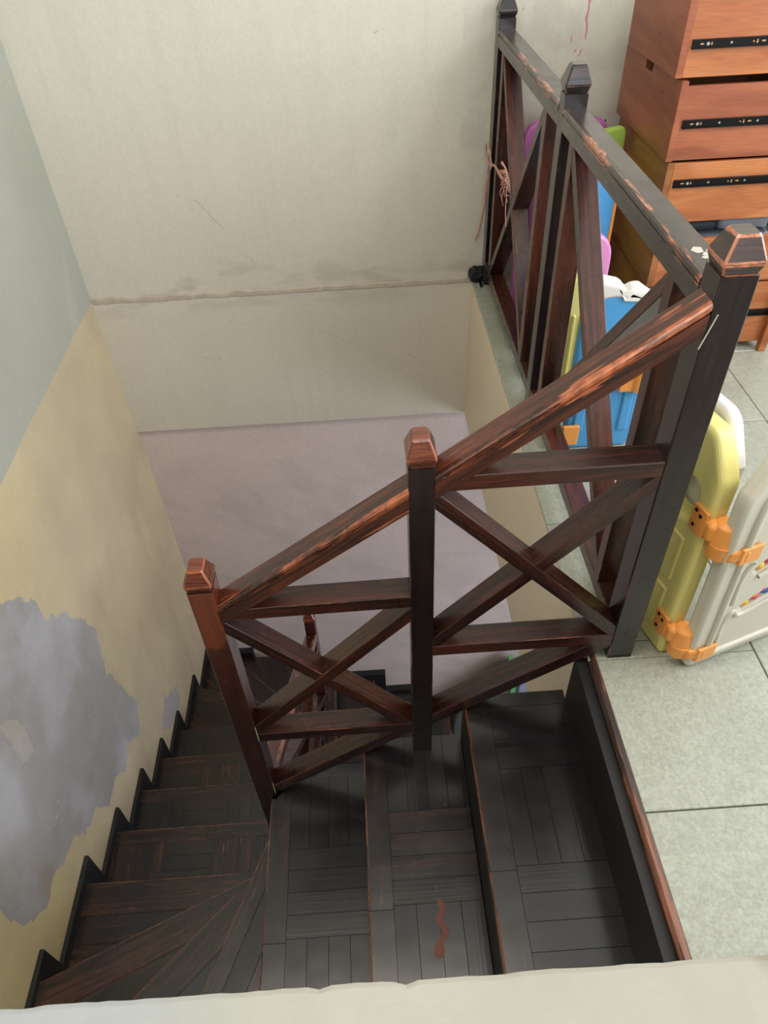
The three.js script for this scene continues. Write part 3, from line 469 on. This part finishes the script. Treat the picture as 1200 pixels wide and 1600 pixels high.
M.slot = new THREE.MeshStandardMaterial({ color: 0xb88a5a, roughness: 0.6 });
drawer('topmost wooden drawer of the stack, set back from the one below', { x0: 0.895, x1: 1.42, y0: 0.872, y1: 1.09, z0: -2.64, z1: -2.205, sideTop: 1.075, slide: 0.952, frontMat: W2, sideMat: W1, recess: 0.002 });
drawer('reddish wooden drawer with a finger notch in its front, second from the top', { x0: 0.915, x1: 1.43, y0: 0.658, y1: 0.866, z0: -2.70, z1: -2.195, sideTop: 0.852, slide: 0.757, frontMat: W2, sideMat: W2, notch: true, recess: 0.006 });
drawer('light brown wooden drawer in the middle of the stack, above the open one', { x0: 0.928, x1: 1.43, y0: 0.474, y1: 0.652, z0: -2.69, z1: -2.20, sideTop: 0.650, slide: 0.593, frontMat: W3, sideMat: W1, recess: 0.0 });
drawer('wooden drawer holding dark grey things, second from the bottom of the stack', { x0: 0.945, x1: 1.43, y0: 0.262, y1: 0.470, z0: -2.70, z1: -2.20, sideTop: 0.416, frontMat: W3, sideMat: W4 });
{
  const { t } = drawer('bottom wooden drawer of the stack, raised on short square legs', { x0: 0.945, x1: 1.42, y0: 0.03, y1: 0.258, z0: -2.70, z1: -2.20, sideTop: 0.255, slide: 0.146, frontMat: W3, sideMat: W4 });
  for (const [x, z] of [[-0.21, 0.235], [-0.21, -0.235], [0.2245, 0.235], [0.2245, -0.235]]) part('leg', fitUV(rbox(0.026, 0.25, 0.026, 0.002, x, 0.095, z + (z > 0 ? 0.026 : 0), 1)), W4, t);
}
// things lying in the open drawer
{
  const grey = new THREE.MeshStandardMaterial({ color: 0x3b4148, roughness: 0.6 }), light = new THREE.MeshStandardMaterial({ color: 0x9aa0aa, roughness: 0.5 }), navy = new THREE.MeshStandardMaterial({ color: 0x23262d, roughness: 0.55 });
  const a = thing('padded_pouch', 'long dark grey padded pouch with a light grey end in the open drawer', 'pouch', [1.20, 0.40, -2.255]);
  part('body', (() => { const g = new THREE.CapsuleGeometry(0.021, 0.20, 6, 16); g.rotateZ(Math.PI / 2); g.scale(1, 0.9, 1.1); return g; })(), grey, a); part('light_panel', rbox(0.15, 0.030, 0.046, 0.008, 0.055, -0.006, 0.002, 3), light, a, 'light grey panel');
  const b = thing('folded_cloth', 'blue grey folded cloth at the back of the open drawer', 'cloth', [1.27, 0.41, -2.33]);
  part('fold', rbox(0.17, 0.05, 0.06, 0.02, 0, 0, 0, 4), light, b); part('fold', rbox(0.12, 0.05, 0.05, 0.02, -0.15, 0, 0.01, 4), grey, b); part('fold', rbox(0.30, 0.06, 0.09, 0.02, -0.05, -0.04, -0.02, 4), navy, b);
}

// ───────── play fence panels ─────────
const plastic = (c, rough = 0.42) => new THREE.MeshPhysicalMaterial({ color: c, roughness: rough, clearcoat: 0.15, clearcoatRoughness: 0.4, bumpMap: plasterBump, bumpScale: 0.0003 });
const PY = plastic(0xe2d684), PB = plastic(0x4fa0dc), PW = plastic(0xe6e4dc), PG = plastic(0xacd05c), PP = plastic(0xb664a8), PK = plastic(0xd488bc), PO = plastic(0xf2a04e), PC = plastic(0xd2cebe);
function roundedOutline(w, h, r, rt) { const s = new THREE.Shape(); s.moveTo(r, 0); s.lineTo(w - r, 0); s.quadraticCurveTo(w, 0, w, r); s.lineTo(w, h - rt); s.quadraticCurveTo(w, h, w - rt, h); s.lineTo(rt, h); s.quadraticCurveTo(0, h, 0, h - rt); s.lineTo(0, r); s.quadraticCurveTo(0, 0, r, 0); return s; }
const puff = (s, d, b = 0.008) => { const g = new THREE.ExtrudeGeometry(s, { depth: d - 2 * b, bevelEnabled: true, bevelThickness: b, bevelSize: b, bevelOffset: -b, bevelSegments: 4, curveSegments: 10 }); g.translate(0, 0, b); return g; };
function fencePanel(label, pos, turn, w, h, mat, o = {}) {
  const t = thing('play_fence', label, 'play fence', pos); t.rotation.y = turn;
  const d = o.d ?? 0.042, s = o.outline ?? roundedOutline(w, h, 0.02, o.rt ?? 0.05);
  part('panel', puff(s, d, 0.010), mat, t);
  if (o.ribs) for (let i = 0; i < o.ribs; i++) { const g = rbox(w / o.ribs * 0.45, h * 0.62, 0.014, 0.006, w * (i + 0.5) / o.ribs, h * 0.44, d, 3); part('rib', g, mat, t); }
  if (o.trim) part('top_edge', puff(o.trim, d + 0.012, 0.012).translate(0, 0, -0.006), o.trimMat, t, 'white scalloped top edge');
  return { t, d };
}
// panels folded behind the landing railing, from the far wall towards the camera
fencePanel('purple ribbed play fence panel standing nearest the far wall', [0.59, 0, -2.66], 0, 0.285, 0.665, PP, { ribs: 6, rt: 0.06 });
fencePanel('lime green play fence panel standing between the purple and blue ones', [0.635, 0, -2.455], 0.42, 0.29, 0.66, PG, { d: 0.03, rt: 0.03 });
{ const { t } = fencePanel('light blue play fence panel with an orange edge, behind the pink one', [0.60, 0, -2.28], 0.30, 0.235, 0.60, PB, { d: 0.03, rt: 0.03 }); part('edge', rbox(0.012, 0.50, 0.034, 0.005, 0.237, 0.30, 0.015, 3), PO, t, 'orange edge strip'); }
fencePanel('pink play fence panel with a bulging rounded end', [0.585, 0, -2.12], 0.10, 0.185, 0.50, PK, { rt: 0.09 });
fencePanel('yellow play fence panel behind the landing railing', [0.58, 0, -1.95], 0.10, 0.105, 0.45, PY, { ribs: 4 });
{
  const sc = new THREE.Shape(); sc.moveTo(0, 0.46); sc.lineTo(0, 0.52); sc.quadraticCurveTo(0.01, 0.545, 0.04, 0.545); sc.lineTo(0.078, 0.535); sc.quadraticCurveTo(0.098, 0.525, 0.10, 0.505); sc.quadraticCurveTo(0.11, 0.525, 0.14, 0.52); sc.lineTo(0.175, 0.495); sc.quadraticCurveTo(0.20, 0.47, 0.20, 0.43); sc.lineTo(0.17, 0.43); sc.quadraticCurveTo(0.15, 0.49, 0.11, 0.485); sc.quadraticCurveTo(0.08, 0.505, 0.04, 0.49); sc.closePath();
  const { t } = fencePanel('bright blue play fence panel with a white scalloped top edge', [0.585, 0, -1.745], 0, 0.20, 0.50, PB, { trim: sc, trimMat: PW, rt: 0.08, ribs: 3 });
  part('hinge', mergeGeometries([rbox(0.05, 0.085, 0.012, 0.004, 0.155, 0.25, 0.052, 2), (() => { const g = new THREE.CylinderGeometry(0.02, 0.02, 0.08, 18); g.translate(0.185, 0.25, 0.05); return g.toNonIndexed(); })()].map((g) => g.index ? g.toNonIndexed() : g)), PO, t, 'orange hinge');
  part('hinge', rbox(0.05, 0.07, 0.012, 0.004, 0.012, 0.06, 0.052, 2), PO, t, 'orange hinge');
}
// the hinged pair beside the corner newel: yellow panel and beige bead panel
const PF = thing('play_fence', 'yellow and beige play fence panels joined by orange hinges beside the corner newel post', 'play fence', [0.60, 0, -0.945]);
{
  const h = 0.60, s = new THREE.Shape(); // outline in (z away, y)
  s.moveTo(0.012, 0); s.lineTo(0.20, 0); s.lineTo(0.20, h - 0.02); s.quadraticCurveTo(0.20, h, 0.18, h); s.lineTo(0.075, h); s.quadraticCurveTo(0.055, h, 0.045, h - 0.015); s.lineTo(0.006, h - 0.075); s.quadraticCurveTo(0, h - 0.085, 0, h - 0.10); s.lineTo(0, 0.012); s.quadraticCurveTo(0, 0, 0.012, 0);
  const hole = (z0, z1, y0, y1, r) => { const p = new THREE.Path(); p.moveTo(z0 + r, y0); p.lineTo(z1 - r, y0); p.quadraticCurveTo(z1, y0, z1, y0 + r); p.lineTo(z1, y1 - r); p.quadraticCurveTo(z1, y1, z1 - r, y1); p.lineTo(z0 + r, y1); p.quadraticCurveTo(z0, y1, z0, y1 - r); p.lineTo(z0, y0 + r); p.quadraticCurveTo(z0, y0, z0 + r, y0); s.holes.push(p); };
  hole(0.05, 0.13, 0.385, 0.48, 0.03);
  const T = new THREE.Matrix4().makeRotationY(0.26).setPosition(0.030, 0, 0.004);
  const g = puff(s, 0.045, 0.012); g.rotateY(Math.PI / 2); part('panel', g.applyMatrix4(T), PY, PF, 'yellow panel');          // runs away from the camera
  for (const [y0, y1] of [[0.06, 0.19], [0.215, 0.345]]) for (const z of [-0.065, -0.15]) part('rib', rbox(0.012, y1 - y0, 0.05, 0.0055, 0.001, (y0 + y1) / 2, z, 3).applyMatrix4(T), PY, PF);
  const b = new THREE.Shape(); b.moveTo(0.1, 0.02); b.lineTo(0.22, 0.02); b.lineTo(0.22, h + 0.012); b.lineTo(0.11, h + 0.012); b.quadraticCurveTo(0.085, h + 0.012, 0.07, h - 0.01); b.lineTo(0.03, h - 0.08); b.lineTo(0.03, 0.3); b.closePath();
  const wg = puff(b, 0.030, 0.011); wg.rotateY(Math.PI / 2); wg.translate(0.048, 0, 0); part('panel', wg.applyMatrix4(T), PW, PF, 'white panel folded behind the yellow one');
  // bead panel
  const turn = Math.atan2(0.082, 0.246), R = new THREE.Matrix4().makeRotationY(turn).setPosition(0.075, 0, 0.010);
  const put = (name, geo, mat, lab, par) => part(name, geo.applyMatrix4(R), mat, par ?? PF, lab);
  const q = new THREE.Shape(), W = 0.42; q.moveTo(0.02, 0); q.lineTo(W, 0); q.lineTo(W, h); q.lineTo(0.035, h); q.quadraticCurveTo(0.012, h, 0.002, h - 0.022); q.lineTo(-0.022, h - 0.07); q.quadraticCurveTo(-0.028, h - 0.08, -0.028, h - 0.1); q.lineTo(-0.012, 0.02); q.quadraticCurveTo(-0.010, 0, 0.012, 0); q.closePath();
  const arc = (x, y, w, hh) => { const p = new THREE.Path(); p.moveTo(x, y); p.quadraticCurveTo(x + w * 0.35, y + hh, x + w * 0.9, y + hh * 1.0); p.lineTo(x + w, y + hh * 0.35); p.quadraticCurveTo(x + w * 0.45, y + hh * 0.25, x + 0.012, y - 0.018); p.closePath(); q.holes.push(p); };
  arc(0.078, 0.180, 0.20, 0.050); arc(0.072, 0.300, 0.20, 0.075);
  const pan = put('panel', puff(q, 0.036, 0.010), PC, 'beige panel with bead slots');
  put('panel_back', box(0.05, W - 0.03, 0.12, 0.42, -0.004, 0.006), plastic(0xb8a888), null, pan);
  const tube = (pts, r) => new THREE.TubeGeometry(new THREE.CatmullRomCurve3(pts.map(([x, y]) => new THREE.Vector3(x, y, 0.036))), 40, r, 10);
  put('frame_rim', tube([[0.03, 0.05], [0.02, 0.30], [0.016, 0.50], [0.03, 0.545], [0.06, 0.562], [0.2, 0.566], [W - 0.01, 0.566]], 0.008), PC, 'raised rim', pan);
  put('rib', tube([[0.045, 0.205], [0.040, 0.30], [0.052, 0.33]], 0.006), PC, null, pan); put('rib', tube([[0.05, 0.06], [0.044, 0.155], [0.062, 0.175], [0.075, 0.155], [0.2, 0.185], [0.3, 0.2]], 0.006), PC, null, pan);
  put('rib', tube([[0.05, 0.035], [0.2, 0.038], [W - 0.02, 0.038]], 0.008), PC, null, pan); put('rib', tube([[0.085, 0.275], [0.15, 0.300], [0.28, 0.325]], 0.006), PC, null, pan);
  const col = { y: plastic(0xf2bc2e), p: plastic(0xe0607a), b: plastic(0x2b6cb4), g: plastic(0x34a860), o: plastic(0xf0a838) };
  const bead = (x, y, c) => { const s2 = new THREE.SphereGeometry(0.0125, 16, 12); s2.scale(0.95, 1, 0.9); s2.translate(x, y, 0.026); put('bead', s2, col[c], { y: 'yellow bead', p: 'pink bead', b: 'blue bead', g: 'green bead', o: 'orange bead' }[c], pan); };
  [[0.090, 0.184, 'y'], [0.105, 0.205, 'o'], [0.115, 0.193, 'p'], [0.126, 0.215, 'p'], [0.140, 0.202, 'b'], [0.150, 0.222, 'b'], [0.164, 0.208, 'g'], [0.172, 0.226, 'g'], [0.194, 0.222, 'y']].forEach((a) => bead(...a));
  [[0.084, 0.302, 'y'], [0.098, 0.327, 'o'], [0.105, 0.312, 'p'], [0.118, 0.340, 'p'], [0.130, 0.326, 'p'], [0.143, 0.350, 'b'], [0.156, 0.338, 'g']].forEach((a) => bead(...a));
  // hinges: a leaf on each panel and two stacked barrels
  for (const y of [0.355, 0.035]) {
    const k = part('hinge', (() => { const u1 = new THREE.CylinderGeometry(0.023, 0.027, 0.040, 24), u2 = new THREE.CylinderGeometry(0.027, 0.024, 0.036, 24); u1.translate(0.060, y + 0.056, 0.018); u2.translate(0.060, y + 0.018, 0.020); const dome = new THREE.SphereGeometry(0.023, 24, 8, 0, Math.PI * 2, 0, Math.PI / 2); dome.scale(1, 0.5, 1); dome.translate(0.060, y + 0.076, 0.018);
      const leaf1 = rbox(0.008, 0.064, 0.042, 0.003, -0.002, y + 0.06, -0.022, 2).applyMatrix4(T), arm1 = rbox(0.036, 0.044, 0.030, 0.010, 0.042, y + 0.058, 0.010, 3), leaf2 = rbox(0.050, 0.044, 0.008, 0.003, 0.036, y + 0.018, 0.046, 2); leaf2.applyMatrix4(new THREE.Matrix4().makeRotationY(turn).setPosition(0.062, 0, 0.010));
      const arm2 = rbox(0.045, 0.034, 0.022, 0.008, 0.086, y + 0.018, 0.040, 2); return mergeGeometries([u1, u2, dome, leaf1, arm1, leaf2, arm2].map((g2) => g2.index ? g2.toNonIndexed() : g2)); })(), PO, PF, 'orange hinge');
    const hole2 = (x, yy, z, rx) => { const c = new THREE.CylinderGeometry(0.0042, 0.0042, 0.002, 12); c.rotateZ(Math.PI / 2); c.rotateY(rx); c.translate(x, yy, z); c.applyMatrix4(T); part('screw_hole', c, slideIn, k); };
    for (const [dy, dz] of [[0.080, -0.036], [0.074, -0.022], [0.044, -0.034]]) hole2(-0.0060, y + dy, dz + 0.004, 0);
  }
}

// ───────── twine, bracket ─────────
const twineMat = new THREE.MeshStandardMaterial({ color: 0xc79484, roughness: 0.8 });
const strand = (pts, r) => new THREE.TubeGeometry(new THREE.CatmullRomCurve3(pts.map((p) => new THREE.Vector3(...p))), 40, r, 6);
{
  const t = thing('twine', 'pink raffia twine tied round the far uprights, one end hanging by the wall', 'twine'), x = 0.503;
  for (let k = 0; k < 3; k++) { const j = () => rr(-0.006, 0.006); part('strand', strand([[x, 0.525 + j(), -2.50], [x - 0.004, 0.522 + j(), -2.58], [x - 0.004, 0.515 + j(), -2.66], [x - 0.006, 0.500 + j(), -2.72], [x - 0.005, 0.44 + j(), -2.765], [x - 0.006, 0.39 + j(), -2.79 + j()]], 0.0028), twineMat, t); }
  part('loop', strand([[x - 0.005, 0.50, -2.715], [x - 0.01, 0.54, -2.76], [x - 0.01, 0.545, -2.82], [x - 0.008, 0.51, -2.835], [x - 0.008, 0.50, -2.79], [x - 0.006, 0.49, -2.74]], 0.003), twineMat, t);
  part('loose_end', strand([[x - 0.006, 0.46, -2.76], [x - 0.01, 0.41, -2.79], [x - 0.008, 0.35, -2.80], [x - 0.012, 0.28, -2.82], [x - 0.016, 0.22, -2.845], [x - 0.03, 0.175, -2.85]], 0.004), twineMat, t);
  const k = thing('twine', 'frayed pink raffia twine knot on the crossing of the far diagonal bars', 'twine');
  for (let i = 0; i < 16; i++) { const a = rr(-1, 1), b = rr(-1, 1); part('strand', strand([[x, 0.53 + b * 0.02, -2.40 + a * 0.012], [x - 0.012, 0.545 + b * 0.035 + 0.01, -2.40 + a * 0.03], [x - 0.015 - 0.01 * rnd(), 0.535 + b * 0.07, -2.405 + a * 0.06], [x - 0.012, 0.51 + b * 0.085, -2.41 + a * 0.075]], 0.0016), twineMat, k); }
}
{
  const t = thing('corner_bracket', 'small black lump of tape at the foot of the far newel post', 'bracket', [0.50, 0, -2.84]), m = new THREE.MeshStandardMaterial({ color: 0x0e0f0f, roughness: 0.6 });
  part('body', (() => { const g = new THREE.IcosahedronGeometry(0.03, 3), p = g.attributes.position; for (let i = 0; i < p.count; i++) { const k = 0.8 + 0.5 * fbm(p.getX(i) * 60 + 9, p.getY(i) * 60 + p.getZ(i) * 40, 1101, 3); p.setXYZ(i, p.getX(i) * k * 1.15, p.getY(i) * k * 1.15, p.getZ(i) * k * 0.8); } g.computeVertexNormals(); g.translate(-0.015, 0.035, 0); return g; })(), m, t); part('tail', rbox(0.012, 0.004, 0.05, 0.0015, 0.0, 0.002, 0.03, 1), m, t);
}
{
  const t = thing('storage_bag', 'dark grey sloping bag with a green strap at the foot of the stairwell wall', 'bag', [0.745, YB, -2.705]);
  const s = new THREE.Shape(); s.moveTo(-0.28, 0); s.lineTo(0.30, 0); s.lineTo(0.30, 0.62); s.lineTo(0.10, 0.74); s.lineTo(-0.20, 0.40); s.quadraticCurveTo(-0.30, 0.28, -0.28, 0);
  part('body', puff(s, 0.15, 0.02).translate(0, 0, -0.13), new THREE.MeshStandardMaterial({ color: 0x5c5d5c, roughness: 0.6 }), t);
  part('strap', rbox(0.035, 0.30, 0.17, 0.006, 0.115, 0.60, -0.055, 2), new THREE.MeshStandardMaterial({ color: 0x6fb86a, roughness: 0.6 }), t, 'green strap'); part('pocket', rbox(0.11, 0.20, 0.06, 0.01, 0.21, 0.55, 0.0, 2), new THREE.MeshStandardMaterial({ color: 0x9aa2b8, roughness: 0.5 }), t, 'pale blue grey pocket');
}
renderer.render(scene, camera);
